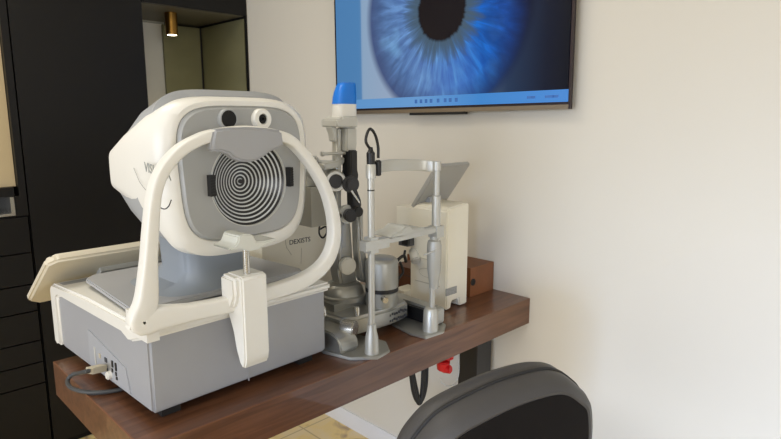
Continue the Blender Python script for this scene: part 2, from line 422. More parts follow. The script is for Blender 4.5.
    bar = mth('LESS_THAN', Z, .034)
    img = mix(bar, img, ramp(X, [(0, (100, 158, 216)), (.45, (112, 168, 226)), (.7, (70, 146, 222)), (1, (84, 152, 232))]))
    L.new(img, b.inputs['Emission Color']); b.inputs['Emission Strength'].default_value = 1.4
    return m
sx0, sx1, sz0, sz1 = e, Wt-e-.004, eb, Ht-e
pc = W(441, 11, 1, TY); prx = (pc.x-tl.x-sx0)/(sx1-sx0); prz = (pc.z-tl.z-sz0)/(sx1-sx0)
bm = B()
v = [bm.verts.new(p) for p in [(sx0, 0, sz0), (sx1, 0, sz0), (sx1, 0, sz1), (sx0, 0, sz1)]]
f = bm.faces.new(v); uv = bm.loops.layers.uv.new('UVMap')
for l, c in zip(f.loops, [(0, 0), (1, 0), (1, (sz1-sz0)/(sx1-sx0)), (0, (sz1-sz0)/(sx1-sx0))]): l[uv].uv = c
v2 = bmesh.ops.extrude_face_region(bm, geom=[f])['geom']
bmesh.ops.translate(bm, verts=[q for q in v2 if isinstance(q, bmesh.types.BMVert)], vec=(0, .006, 0))
SCR = screen_mat(prx+.004, prz, .345, .1)
scr = obj('screen', tvm(bm), SCR, t, smooth=False, label='glowing screen with a blue iris and black pupil')
bm = B()
for k, px in enumerate((415, 420, 425, 430, 437, 444, 449, 455)):
    q = W(px, 103, 1, TY).x-tl.x
    box(bm, q, q+.012, -.0015, 0, sz0+.012, sz0+.026)
for px, w_ in ((527, .02), (532, .012), (545, .03), (553, .018)):
    q = W(px, 100, 1, TY).x-tl.x; box(bm, q, q+w_, -.0015, 0, sz0+.013, sz0+.021)
obj('taskbar_icon', tvm(bm), emis('icon_glow', s(52, 96, 160), .8), t, smooth=False)['kind'] = 'stuff'

# ------------------------------------------------------------------ desk
tx0, tx1, ty0, ty1 = -1.572, -1.019, .369, YW-.001
t = thing('desk', 'dark walnut desk top fixed to the wall, carrying the eye instruments', 'desk', ((tx0+tx1)/2, 1.0, 0))
bm = B(); box(bm, tx0, tx1, ty0, ty1, T-.088, T, b=.0025); obj('desk_top', bm, WOOD, t)
bm = B(); box(bm, tx1-.0035, tx1+.0004, ty0+.001, ty1-.3, T-.0012, T+.0003); box(bm, tx0+.001, tx1, ty0-.0004, ty0+.003, T-.0018, T+.0004)
obj('edge_strip', bm, WEDGE, t, label='thin paler edge line of the desk top')  # thin strips slightly paler than the top, along two edges
lg0 = W(458, 386, 1, YW-.10).x; lg1 = W(476, 386, 1, YW-.10).x; lg2 = W(488, 386, 1, YW-.10).x
bm = B(); box(bm, lg0, lg1-.0005, YW-.10, YW-.02, 0.005, T-.088); obj('leg', bm, BLK, t, label='black steel wall leg')
bm = B(); box(bm, lg1, lg1+.004, YW-.101, YW-.02, 0.005, T-.088); obj('leg_lit_side', bm, mat('leg_lit_grey', s(66, 66, 68), .4, .5), t, label='side of the black leg, painted lighter as if lit')  # thin plate paints the leg's right side lighter, as if lit
# second support hidden behind the devices at the free end
bm = B(); box(bm, -1.50, -1.44, .75, .81, 0.0, T-.088, b=.003); obj('leg', bm, BLK, t)
t2 = None
# things hanging under the desk
XU = -1.2
t = thing('power_plug', 'red plug hanging under the desk beside the black leg', 'plug', tuple(W(445, 365, 0, XU)))
bm = B()
p = W(443, 370, 0, XU); q = W(447, 357, 0, XU)
cyl(bm, p, p+Vector((0, .0, .034)), .02, .024, b=.004); cyl(bm, p+Vector((0, 0, .005)), p+Vector((.03, .004, .01)), .014, b=.003)
cyl(bm, q+Vector((0, .0, 0)), q+Vector((0, .026, .012)), .016, b=.003)
box(bm, q.x-.012, q.x+.012, q.y-.014, q.y+.02, q.z-.01, T-.089, b=.003)
obj('plug_body', bm, RED, t)
bm = B(); tube(bm, [W(440, 378, 0, XU), W(442, 383, 0, XU), W(448, 386, 0, XU), W(454, 384, 0, XU), W(458, 377, 0, XU), W(459, 366, 0, XU), W(459, 350, 0, XU)], .0018)
obj('thin_cord', bm, LGREY, t)
bm = B()
XK = -1.1
for dx_ in (0, 2.2, -1.8):
    tube(bm, [W(411+dx_*.7, 368, 0, XK), W(412.5+dx_*.8, 378, 0, XK), W(415+dx_, 392, 0, XK), W(418+dx_*.6, 403-abs(dx_), 0, XK), W(421.5+dx_*.6, 401-abs(dx_), 0, XK), W(424+dx_, 385, 0, XK), W(425+dx_, 362, 0, XK)], .0052)
tag(obj('cable_loop', bm, RUB), 'black cable bundle looping down under the desk edge', 'cable')

# ------------------------------------------------------------------ corneal topographer (big white device)
OT = (-1.089, .416, T); TH = 2.0
t = thing('corneal_topographer', 'large white and grey eye scanner with striped round bowl, nearest on the desk', 'medical device', OT, R(TH))
def L(px, py, axis, val): return W(px, py, axis, val, OT, TH)
def o_(name, bm, m, parent=t, **k): return obj(name, bm, m, parent, world=False, **k)
YB = .452
bm = B(); prism(bm, [(-.515, .034), (-.50, .022), (0, .022), (0, .19), (-.515, .19)], 1, .004, YB-.002, .006, 3)
box(bm, -.002, .0015, .2215, .2235, .02, .19)
base = o_('base_housing', bm, BLUEG, label='grey base box')
bm = B(); prism(bm, [(-.548, .03), (-.528, .022), (-.505, .03), (-.505, .152), (-.49, .162), (-.11, .166), (-.075, .155), (-.03, .17), (.016, .184), (.016, .203), (-.30, .2), (-.535, .187), (-.548, .17)], 1, -.004, YB+.004, .006, 3)
o_('top_cover', bm, WHITE, label='white top cover wrapping the back')
for x_, y_ in ((-.04, .05), (-.04, .40), (-.42, .05), (-.42, .40)):
    bm = B(); box(bm, x_-.02, x_+.02, y_-.02, y_+.02, 0.0005, .024, b=.002); o_('foot', bm, RUB)
# socket panel with ports
bm = B(); prism(bm, [(-.318, .036), (-.318, .118), (-.306, .118), (-.115, .085), (-.10, .032)], 1, .0015, .0045, .0005)
o_('port_panel', bm, mat('port_panel', s(163, 166, 172), .5), label='pale connector panel')
for px, py, w_, h_, mt in ((95, 355.5, .009, .05, LGREY), (99.5, 356, .012, .012, BEIGE), (105.5, 360, .016, .012, DKG), (112, 364, .009, .018, BLK), (115.5, 367, .009, .022, BLK),
                       (107, 370, .010, .010, DKG), (112, 370.5, .008, .010, BLK), (115.8, 374, .008, .010, BLK), (116.5, 378.5, .008, .008, BLK)):
    q = L(px, py, 1, 0.0); bm = B(); box(bm, q.x-w_*.36, q.x+w_*.36, -.0005, .004, q.z-h_*.4, q.z+h_*.4, b=.001); o_('port', bm, mt)
q = L(110, 375, 1, 0); bm = B(); cyl(bm, (q.x, .004, q.z), (q.x, -.008, q.z), .009, b=.002); o_('power_switch', bm, WHITE, label='round white switch')
# plate
bm = B(); prism(bm, [(-.40, .035), (-.10, .012), (-.075, .03), (-.075, .44), (-.10, .452), (-.40, .44), (-.425, .41), (-.425, .06)], 2, .206, .218, .003)
o_('stage_plate', bm, mat('stage_grey', s(168, 170, 174), .38, var=.02), label='grey sliding plate')
bm = B(); box(bm, -.38, -.11, .06, .42, .198, .207); o_('plate_gap_shade', bm, BLK)  # black slab paints the shade in the gap under the plate
# neck
def zring(z, x0, x1, y0, y1, ex=4): return [Vector((p.y, p.z, z)) for p in sring(0, x0, x1, y0, y1, ex)]
bm = B(); loft(bm, [zring(.217, -.33, -.085, .085, .355), zring(.222, -.32, -.09, .10, .345), zring(.235, -.29, -.10, .135, .325), zring(.26, -.27, -.11, .15, .31), zring(.36, -.26, -.10, .14, .32), zring(.42, -.25, -.10, .12, .34)])
o_('neck', bm, mat('neck_grey', s(140, 148, 157), .45, var=.02), label='blue-grey pedestal neck')
# head
TP = .10
face0 = sring(-.034, .084, .432, .322, .640, 3.3, TP)
rings = [sring(-.044, .104, .408, .346, .618, 4.3, TP), sring(-.0325, .096, .416, .338, .626, 4.2, TP), sring(-.032, .086, .428, .322, .636, 4.0, TP), sring(-.042, .070, .441, .306, .643, 4.0, TP), sring(-.065, .061, .448, .308, .645, 4.2, TP*.7),
         sring(-.11, .056, .452, .362, .622, 5, .03), sring(-.19, .056, .452, .410, .580, 6, 0), sring(-.258, .058, .450, .433, .544, 6), sring(-.266, .066, .442, .440, .537, 5), sring(-.270, .085, .425, .450, .528, 5)]
bm = B(); loft(bm, rings, cap0=False); head = o_('head_shell', bm, WHITE, label='white head shell')
cr = [sring(-.078, .09, .42, .345, .648, 4, .08), sring(-.09, .076, .434, .352, .660, 4.5, .05), sring(-.14, .066, .444, .372, .632, 5), sring(-.20, .066, .444, .392, .592, 5), sring(-.25, .07, .44, .422, .562, 4.4), sring(-.262, .08, .43, .43, .55, 4)]
cr2 = [sring(-.05, .10, .41, .318, .40, 3), sring(-.09, .07, .44, .335, .5, 4), sring(-.13, .06, .45, .352, .52, 4.5), sring(-.18, .060, .450, .378, .52, 4.5), sring(-.235, .064, .446, .415, .52, 4.5)]
bm = B(); loft(bm, cr); loft(bm, cr2); o_('head_core', bm, GREY, label='grey rear and underside of head')
# face panel with round hole
bc = Vector((-.03, .263, .4605)); RB = .0945; n = 72
fo = sring(-.0335, .0975, .4145, .3395, .6245, 4.2, TP, n); fi = sring(-.0245, .103, .409, .345, .619, 4.2, TP, n)
def pol(ring):  # order hole points by the same angles
    return [math.atan2(p.z-bc.z, p.y-bc.y) for p in ring]
angs = pol(fi)
hole = [Vector((-.0245, bc.y+math.cos(a)*RB*1.02, bc.z+math.sin(a)*RB*1.02)) for a in angs]
hole2 = [Vector((-.042, bc.y+math.cos(a)*RB*1.02, bc.z+math.sin(a)*RB*1.02)) for a in angs]
bk = [Vector((-.046, p.y, p.z)) for p in fo]
bm = B(); loft(bm, [bk, fo, fi, hole, hole2], cap0=False, cap1=False); o_('face_panel', bm, FACE, label='grey front panel around the bowl')
# placido bowl: alternating black and white ring bands
prof = []; ms = []; NB = 23
for k in range(NB+1):
    u = max(0, 1-(k+(.0 if k % 2 == 0 else .22))/NB); r = RB*max(u, .0); prof.append((-(1-(u**1.6))*.036, r))
rr_ = []
for k in range(NB+1):
    h, r = prof[k]; rr_.append([Vector((bc.x+h+.0, bc.y+math.cos(2*math.pi*i/64)*max(r, .0003), bc.z+math.sin(2*math.pi*i/64)*max(r, .0003))) for i in range(64)])
bm = B(); loft(bm, rr_, cap0=False, mats=[(k % 2) for k in range(NB)])
RINGW = mat('ring_white', s(200, 204, 206), .3, var=.01); RINGB = mat('ring_black', s(30, 32, 36), .28, var=.02)
bowl = o_('ring_bowl', bm, RINGW, mats=[RINGB, RINGW], label='concave bowl of black and white rings')
bm = B(); cyl(bm, (bc.x-.034, bc.y, bc.z), (bc.x-.030, bc.y, bc.z), .005); obj('centre_lens', bm, BLK, bowl, world=False)
bm = B()
lathe(bm, (-.030, bc.y, bc.z), (1, 0, 0), [(0, .0965), (.0062, .0965), (.0066, .0955), (.0062, .0945), (0, .0945)], 64, cap=False)
o_('bowl_rim', bm, LGREY, label='pale rim ring')
for y_, dz_ in ((.1655, .002), (.3645, .006)):
    bm = B(); box(bm, -.028, -.010, y_-.0055, y_+.0055, bc.z-.022+dz_, bc.z+.022+dz_, b=.003)
    for k in range(7): box(bm, -.011, -.0085, y_-.005, y_+.005, bc.z-.0185+dz_+k*.0058, bc.z-.0155+dz_+k*.0058)
    o_('side_grip', bm, RUB)
q = L(228, 119, 0, -.02); bm = B(); lathe(bm, (-.04, q.y, q.z), (1, 0, 0), [(0, .022), (.022, .022), (.025, .0205), (.025, .018), (.019, .0175), (.019, .001)])
ey = o_('eye_window', bm, FACE, label='window with a black opening'); bm = B(); cyl(bm, (-.022, q.y, q.z), (-.0165, q.y, q.z), .0178); obj('lens', bm, LENSB, ey, world=False)
q = L(261, 119, 0, -.02); bm = B(); lathe(bm, (-.04, q.y, q.z), (1, 0, 0), [(0, .0225), (.026, .0225), (.029, .021), (.029, .0115), (.020, .0105), (.020, .001)])
ey = o_('eye_window', bm, WHITE, label='wide white ring window'); bm = B(); cyl(bm, (-.022, q.y, q.z), (-.014, q.y, q.z), .0098); lathe(bm, (-.014, q.y, q.z), (1, 0, 0), [(0, .005), (.0015, .005), (.0015, .003), (0, .003)]); obj('lens', bm, LENSB, ey, world=False)
# side lettering + smile line
yf = .0555
for txt, px, py in (('VISIONIX', 157.5, 171.5),):
    q = L(px, py, 1, yf); tb = text_bm(txt, .027, .0005); orient(tb, (q.x, yf-.0004, q.z), (1, 0, -.10), (0, 0, 1)); o_('lettering', tb, mat('logo_grey', s(156, 160, 158), .5))
bm = B(); tube(bm, [(p.x, yf-.0005, p.z) for p in [L(a, b_, 1, yf) for a, b_ in ((134, 168), (140, 182), (146, 190))]], .0006, 6); o_('logo_line', bm, mat('line_grey', s(150, 150, 146), .6))
bm = B(); tube(bm, [(p.x, yf-.0005, p.z) for p in [L(a, b_, 1, yf) for a, b_ in ((155, 201), (160, 207), (165, 209), (169, 206), (171.5, 200))]], .0012, 6)
o_('logo_line', bm, INK)
# hoop (head support frame)
HX = .034
hp = [(140, 322), (146, 300), (148.5, 260), (151, 220), (153.5, 196), (159, 177), (168, 162.5), (181, 149.5), (197, 140.5), (213, 135.5), (246, 132), (279, 136.5), (295, 145.5), (313, 167.5), (326.5, 193), (333.5, 222), (332, 247), (321, 267), (299, 282), (262, 294.5), (228, 304), (190, 312), (160, 317)]
pts = [L(a, b_, 0, HX) for a, b_ in hp]; pts = [(HX, p.y, p.z) for p in pts]
ws = [.046, .040, .027, .024, .022, .022, .022, .022, .022, .024, .026, .024, .022, .022, .022, .026, .028, .032, .034, .033, .033, .034, .046]
bm = B(); sweep(bm, pts, (1, 0, 0), .03, .030, closed=True, n=6, ex=5, ws=ws, seg=24)
hoop = o_('head_support_frame', bm, WHITE, label='white closed hoop frame in front of the head')
bm = B(); prism(bm, [(a.y, a.z) for a in [L(*p_, 0, HX) for p_ in ((127, 331), (132, 312), (141, 296), (149, 296), (152, 304), (160, 310), (172, 307), (172, 326), (150, 331))]], 0, HX-.015, HX+.013, .004, 2)
box(bm, -.055, HX, -.012, .012, .185, .232, b=.006)
obj('frame_gusset', bm, WHITE, hoop, world=False)
for px, py in ((134.5, 309), (129, 323)):
    q = L(px, py, 1, -.012); bm = B(); cyl(bm, (q.x, -.010, q.z), (q.x, -.0145, q.z), .0045, seg=12); obj('screw', bm, STEEL, hoop, world=False)
# forehead pad
op = [(212.5, 129.5), (228, 127.5), (246, 127), (265, 128), (280, 130.5), (282, 146), (275, 148.5), (268, 152), (262, 156.5), (255, 160.5), (248, 162), (240, 161.5), (233, 159), (226, 153.5), (219, 151.5), (209, 151.5), (210, 140)]
pl = [(a.y, a.z) for a in [L(*p_, 0, HX+.012) for p_ in op]]
bm = B(); prism(bm, pl, 0, HX-.006, HX+.021, .005, 3); o_('forehead_rest', bm, mat('pad_grey', s(158, 160, 164), .5, var=.02), label='grey contoured forehead rest')
# chin rest
bm = B()
pr = [(.02, .285), (.076, .285), (.081, .28), (.081, .112), (.077, .094), (.070, .086), (.058, .096), (.046, .125), (.038, .16), (.02, .2)]
prism(bm, pr, 1, .166, .226, .006, 3)
prism(bm, [(.018, .284), (.070, .282), (.070, .24), (.055, .215), (.018, .215)], 1, .153, .18, .006, 3)
col_ = o_('chin_rest_column', bm, WHITE, label='white column carrying the chin rest')
bm = B(); cyl(bm, (.062, .190, .280), (.062, .190, .345), .0068); obj('adjusting_rod', bm, STEEL, col_, world=False)
cpp = [(225, 248), (232, 245.5), (235.5, 241), (236, 236), (240, 233.5), (249, 233.5), (252.5, 237), (253, 241), (262, 240.5), (270, 238.5), (274.5, 238), (274, 240.5), (264, 243.5), (255, 249), (247, 250.5), (238, 248.5), (228, 250)]
bm = B(); prism(bm, [(a.y, a.z) for a in [L(*p_, 0, .085) for p_ in cpp]], 0, .035, .095, .0025, 2); o_('chin_cup', bm, mat('chin_cup_plastic', s(206, 208, 200), .25, var=.01, coat=.4), label='pale grey chin cup')
# operator tablet
u0 = Vector((-.44, -.03, .272)); u1 = Vector((-.668, -.032, .114)); dv = (u0-u1)
bm = B(); Hh = dv.length; Wd = .345
pg = [(0.03, 0), (Wd-.03, 0), (Wd, .03), (Wd, Hh-.02), (Wd-.02, Hh), (.02, Hh), (0, Hh-.02), (0, .03)]
prism(bm, pg, 2, -.011, .011, .006, 3); orient(bm, u1, (0, 1, 0), dv.normalized()); tab = o_('tablet_screen', bm, mat('tablet_back', s(214, 206, 186), .4, var=.01), label='tilted operator screen seen from behind')
bm = B(); box(bm, .14, .33, .12, .19, .009, .024, b=.004); box(bm, .2, .3, .03, .13, .009, .04, b=.004)
orient(bm, u1, (0, 1, 0), dv.normalized()); 
nn = Vector((0, 1, 0)).cross(dv.normalized())
obj('tablet_mount', bm, LGREY, tab, world=False)
bm = B(); box(bm, .012, Wd-.012, .012, Hh-.012, -.0122, -.0095); orient(bm, u1, (0, 1, 0), dv.normalized()); obj('display', bm, BLK, tab, world=False)
bm = B(); cyl(bm, (-.50, .22, .15), (-.53, .22, .2), .02); box(bm, -.56, -.50, .17, .27, .17, .195, b=.004); o_('tablet_arm', bm, LGREY)
# data cable lying on the desk
Z0 = T+.006
cb = thing('data_cable', 'grey data cable with beige plug, looping on the desk left of the large scanner', 'cable', tuple(W(75, 385, 2, T)))
q = W(106, 367, 1, OT[1]-.006)
pe = W(88.5, 371, 1, OT[1]-.05)
dq = (pe-q).normalized()
bm = B()
a_, u_ = frame_of(dq)
sec = lambda p, w_, h_: [p+a_*w_+u_*h_, p-a_*w_+u_*h_, p-a_*w_-u_*h_, p+a_*w_-u_*h_]
loft(bm, [sec(q-dq*.0, .007, .005), sec(q+dq*.008, .007, .005), sec(q+dq*.009, .0095, .0068), sec(pe-dq*.003, .0095, .0068), sec(pe, .007, .005)]); bmesh.ops.recalc_face_normals(bm, faces=bm.faces)
obj('plug_body', bm, BEIGE, cb, label='beige plug')
c_pts = [pe-dq*.004, pe+dq*.008, W(80, 373, 2, T+.03), W(72, 375, 2, Z0+.012), W(67.5, 381, 2, Z0), W(70, 387, 2, Z0), W(80, 391, 2, Z0), W(95, 392.5, 2, Z0), W(112, 391, 2, Z0), W(122, 389, 2, Z0)]
bm = B(); tube(bm, c_pts, .0048); obj('cord', bm, mat('cord_grey', s(64, 66, 68), .5), cb)

# ------------------------------------------------------------------ white box behind, with lettering
XBX = -1.45
by0, by1 = W(262, 250, 0, XBX).y, 1.215
t = thing('instrument_case', 'plain cream instrument case with small dark lettering, standing behind the large scanner', 'medical device', (XBX-.05, (by0+by1)/2, T))
bm = B(); box(bm, -1.565, XBX, by0, by1, T+.004, 1.128, b=.012, seg=4); obj('casing', bm, CREAM, t)
q0 = W(300, 241, 0, XBX+.0003); tb = text_bm('DEXISTS', .0215, .0006); orient(tb, (XBX+.0003, q0.y, q0.z), (0, 1, 0), (0, 0, 1)); obj('lettering', tb, INK, t)
bm = B(); tube(bm, [(XBX+.0003, a.y, a.z) for a in [W(*p_, 0, XBX) for p_ in ((285.5, 226), (285.5, 240), (286.5, 247), (289, 251), (291.5, 255))]], .0007, 6)
tube(bm, [(XBX+.0003, a.y, a.z) for a in [W(*p_, 0, XBX) for p_ in ((301.5, 248), (301.2, 256), (301, 264))]], .0005, 6)
obj('panel_seam', bm, mat('seam', s(165, 160, 145), .6), t)
for x_ in (-1.55, -1.47):
    for y_ in (by0+.02, by1-.03): obj('rubber_foot', qbox(x_-.01, x_+.01, y_-.01, y_+.01, T+.0005, T+.006), RUB, t)

# ------------------------------------------------------------------ slit lamp
SX = -1.04
t = thing('slit_lamp', 'metal slit lamp microscope with blue-capped lamp head and chin rest posts', 'slit lamp', (-1.16, 1.09, T))
bm = B()
pf = [W(px, py, 2, T+.008) for px, py in ((318, 338), (322, 351), (350, 358), (378, 357), (390, 350), (386, 341), (372, 337), (350, 333))]
prism(bm, [(p.x, p.y) for p in pf], 2, T+.0005, T+.008, .002)
f1 = obj('foot_plate', bm, SATIN, t)
a = W(326, 337, 2, T+.03); b_ = W(353, 352, 2, T+.008)
bm = B(); prism(bm, [(-1.26, T+.001), (-1.095, T+.001), (-1.082, T+.012), (-1.085, T+.035), (-1.10, T+.05), (-1.125, T+.056), (-1.26, T+.056)], 1, .895, .955, .004, 3)
obj('rail_cover', bm, SATIN, t)
bm = B()
pf = [W(px, py, 2, T+.008) for px, py in ((392, 312), (381, 318), (410, 333), (426, 337), (444, 331), (446, 324), (430, 316), (412, 306))]
prism(bm, [(p.x, p.y) for p in pf], 2, T+.0005, T+.008, .002); obj('foot_plate', bm, SATIN, t)
bm = B(); prism(bm, [(-1.25, T+.008), (-1.06, T+.008), (-1.05, T+.012), (-1.05, T+.056), (-1.25, T+.062)], 1, 1.222, 1.262, .003); obj('rail_cover', bm, SATIN, t)
bm = B(); box(bm, -1.22, -1.07, 1.210, 1.2225, T+.012, T+.052, b=.001); obj('rail_rack', bm, BLK, t, label='black toothed rail')
bm = B(); cyl(bm, (-1.19, 1.17, T+.03), (-1.19, 1.225, T+.03), .019, b=.002); cyl(bm, (-1.19, 1.15, T+.03), (-1.19, 1.225, T+.03), .008); obj('rail_wheel', bm, DKG, t)
# axles between the rails
bm = B(); cyl(bm, (-1.155, .955, T+.042), (-1.155, 1.20, T+.038), .009); obj('axle', bm, STEEL, t)
# posts
yl, yr = .962, 1.206
bm = B(); lathe(bm, (SX, yl, T+.006), (0, 0, 1), [(0, .019), (.045, .0165), (.06, .013), (.078, .0115), (.08, .0085)]); lathe(bm, (SX, yl, T+.08), (0, 0, 1), [(0, .0085), (.375, .0085), (.376, .0125), (.408, .0125), (.410, .011)])
box(bm, SX-.013, SX+.013, yl-.013, yl+.013, 1.115, 1.155, b=.003)
pl_ = obj('support_post', bm, PALU, t)
bm = B(); cyl(bm, (SX, yl, 1.27), (SX, yl, 1.273), .009); obj('mark_ring', bm, BLK, pl_)
bm = B(); lathe(bm, (SX, yr-.018, T+.006), (0, 0, 1), [(0, .022), (.06, .02), (.068, .016), (.07, .009)])
lathe(bm, (SX, yr-.012, T+.07), (0, 0, 1), [(0, .0075), (.062, .0075)])
pr_ = obj('support_post', bm, PALU, t)
bm = B(); lathe(bm, (SX, yr-.006, .972), (0, 0, 1), [(0, .008), (.002, .0125), (.02, .0135), (.06, .0195), (.125, .0205), (.138, .018), (.142, .0125), (.152, .0125)])
obj('post_grip', bm, mat('grip_grey', s(176, 176, 170), .42, .3), pr_, label='thick tapered grey grip')
bm = B(); lathe(bm, (SX, yr, 1.115), (0, 0, 1), [(0, .012), (.12, .012), (.122, .0085), (.188, .0085), (.190, .012), (.214, .0115)])
box(bm, SX-.016, SX+.016, yr-.014, yr+.016, 1.12, 1.152, b=.004); obj('post_tube', bm, PALU, pr_)
# brow band
bm = B(); sweep(bm, [(SX, yl, 1.312), (SX-.03, yl+.03, 1.318), (SX-.05, yl+.09, 1.322), (SX-.052, yl+.15, 1.322), (SX-.03, yr-.025, 1.318), (SX, yr, 1.314)], (0, 0, 1), .008, .031, ex=5)
obj('brow_band', bm, PALU, t, label='grey brow band joining the posts')
# chin bar and cup
bm = B(); box(bm, SX-.010, SX+.014, yl-.030, yl+.05, 1.124, 1.148, b=.004); prism(bm, [(yl+.04, 1.132), (yl+.04, 1.147), (yl+.10, 1.148), (yr+.01, 1.153), (yr+.01, 1.135), (yl+.10, 1.132)], 0, SX-.012, SX+.012, .003)
obj('chin_bar', bm, PALU, t)
bm = B(); prism(bm, [(yl+.05, 1.147), (yl+.06, 1.156), (yl+.09, 1.160), (yl+.10, 1.170), (yl+.12, 1.170), (yl+.13, 1.160), (yl+.17, 1.159), (yl+.185, 1.152), (yl+.17, 1.147)], 0, SX-.05, SX+.02, .003)
obj('chin_cup', bm, mat('cup_grey', s(184, 184, 176), .4), t, label='pale chin cup')
bm = B(); tube(bm, [(SX+.014, yr, 1.122), (SX+.016, yr-.02, 1.09), (SX+.01, yr-.06, 1.08)], .0015, 6); obj('thin_wire', bm, LGREY, t)
# fixation lamp
bm = B(); lathe(bm, (SX, yl, 1.334), (0, 0, 1), [(0, .010), (.028, .0105), (.032, .007), (.042, .0045)], 20)
p1 = Vector((SX, yl, 1.37)); pp = [p1, W(366, 142, 0, SX), W(367.3, 133, 0, SX), W(370.5, 129, 0, SX), W(375, 134.5, 0, SX), W(378, 146, 0, SX), W(378.3, 158, 0, SX)]
tube(bm, pp, .0036, 10)
q = W(378, 165, 0, SX); lathe(bm, q, (0, 0, 1), [(-.027, .003), (-.025, .008), (-.003, .0085), (.008, .0085), (.012, .005)], 18)
obj('fixation_lamp', bm, BLK, t, label='black bent fixation lamp cable')
# base block
def yy(px, x, py=300): return W(px, py, 0, x).y
bm = B(); prism(bm, [(-1.34, .935), (-1.15, .955), (-1.125, .985), (-1.115, 1.10), (-1.125, 1.185), (-1.16, 1.205), (-1.34, 1.19)], 2, T+.024, T+.074, .008, 3)
bb = obj('stage_base', bm, SATIN, t)
bm = B()
for k in range(16):
    y_ = 1.10+.0042*(k % 8)*2.2; z_ = T+.036+.018*(k//8)+random.uniform(-.003, .003)
    box(bm, -1.1215, -1.1150+.0012, y_, y_+.0045, z_, z_+.006)
obj('scale_marks', bm, DKG, bb)['kind'] = 'stuff'
bm = B(); cyl(bm, (-1.135, .945, T+.056), (-1.10, .96, T+.056), .022, b=.003); obj('stage_knob', bm, STEEL, t)
bm = B(); cyl(bm, (-1.14, 1.0, T+.07), (-1.14, 1.0, T+.098), .008, b=.002); obj('stage_knob', bm, STEEL, t)
bm = B(); cyl(bm, (-1.2, .93, T+.075), (-1.2, .93, T+.1), .014, .01, b=.003)
obj('stage_knob', bm, STEEL, t)
bm = B(); cyl(bm, (-1.27, .905, T+.085), (-1.27, .925, T+.085), .017, b=.003); obj('stage_knob', bm, BLK, t)
bm = B(); box(bm, -1.33, -1.2, .97, 1.16, T+.072, T+.095, b=.008, seg=3); lathe(bm, (-1.25, 1.045, T+.09), (0, 0, 1), [(0, .066), (.012, .066), (.016, .06), (.034, .056), (.044, .045), (.045, .03)]); obj('turntable', bm, mat('darker_metal', s(150, 150, 144), .4, .7, var=.06), t)  # turntable metal a little darker than the satin parts
jc = (-1.165, 1.118)
bm = B(); lathe(bm, (*jc, T+.073), (0, 0, 1), [(0, .047), (.04, .047), (.041, .0455), (.05, .0455), (.051, .047), (.125, .047), (.133, .044), (.138, .036), (.139, .01)]); jd = obj('drive_housing', bm, mat('housing_metal', s(160, 160, 154), .42, .6), t, label='round metal drive housing')
bm = B(); lathe(bm, (*jc, T+.115), (0, 0, 1), [(0, .0462), (.0, .0476), (.011, .0476), (.011, .0462)]); obj('drive_ring', bm, BLK, jd)
bm = B(); cyl(bm, (-1.115, 1.075, T+.11), (-1.095, 1.065, T+.11), .008, b=.002); obj('lock_knob', bm, STEEL, t)
# cables behind drive housing
bm = B(); tube(bm, [W(394, 300, 0, -1.22), W(392, 285, 0, -1.22), W(393, 270, 0, -1.22), W(398, 260, 0, -1.22), W(404, 256, 0, -1.22), W(406, 262, 0, -1.22)], .005); tube(bm, [W(396, 296, 0, -1.22), W(398, 280, 0, -1.22), W(403, 272, 0, -1.22), W(400, 262, 0, -1.22)], .004)
tube(bm, [W(404, 256, 0, -1.22), W(405, 251, 0, -1.24)], .004)
obj('power_lead', bm, RUB, t)
# lower arms
AX = -1.25
def wp(px, py, x=AX): return W(px, py, 0, x)
def slab(bm, pix, x0, x1, b=.004):
    """measured outline -> plate with real depth: its left side sits on the rear corner, its right side on the front one"""
    pmin, pmax = min(p[0] for p in pix), max(p[0] for p in pix); xm = (x0+x1)/2
    d = min(x1-x0, (pmax-pmin)*.0021); x0, x1 = xm-d/2, xm+d/2; pl = []
    for a, c in pix:
        u = (a-pmin)/(pmax-pmin); q = W(a, c, 0, x0+(x1-x0)*u); pl.append((q.y, q.z))
    prism(bm, pl, 0, x0, x1, min(b, d*.2), 3)
bm = B(); slab(bm, [(333, 213), (347, 213), (352, 262), (359, 286), (358, 294), (335, 290), (329, 270), (332, 240)], -1.28, -1.235, .007); 
obj('illumination_arm', bm, SATIN, t)
bm = B(); slab(bm, [(350, 212), (361, 210), (362, 240), (368, 262), (369, 284), (357, 280), (352, 250)], -1.24, -1.205, .007); obj('microscope_arm', bm, SATIN, t)
bm = B(); slab(bm, [(341, 225), (345.5, 224), (346.5, 247), (341.5, 248)], -1.235, -1.229, .001); obj('scale_strip', bm, GREY, t, label='blue-grey scale strip')
q = wp(346, 265, -1.23); bm = B(); cyl(bm, q, q+Vector((.018, -.006, 0)), .0245, b=.003, seg=36); obj('pivot_cap', bm, PALU, t)
q = wp(347.5, 214, -1.225); bm = B(); cyl(bm, q-Vector((.01, 0, 0)), q+Vector((.012, -.006, 0)), .026, b=.003); pk = obj('pivot_boss', bm, PALU, t)
bm = B(); cyl(bm, q+Vector((.012, -.006, 0)), q+Vector((.034, -.016, 0)), .0175, b=.003); obj('knob', bm, BLK, pk)
q = wp(338.5, 215, -1.23); bm = B(); cyl(bm, q, q+Vector((.012, -.006, 0)), .0065); obj('small_knob', bm, BLK, t)
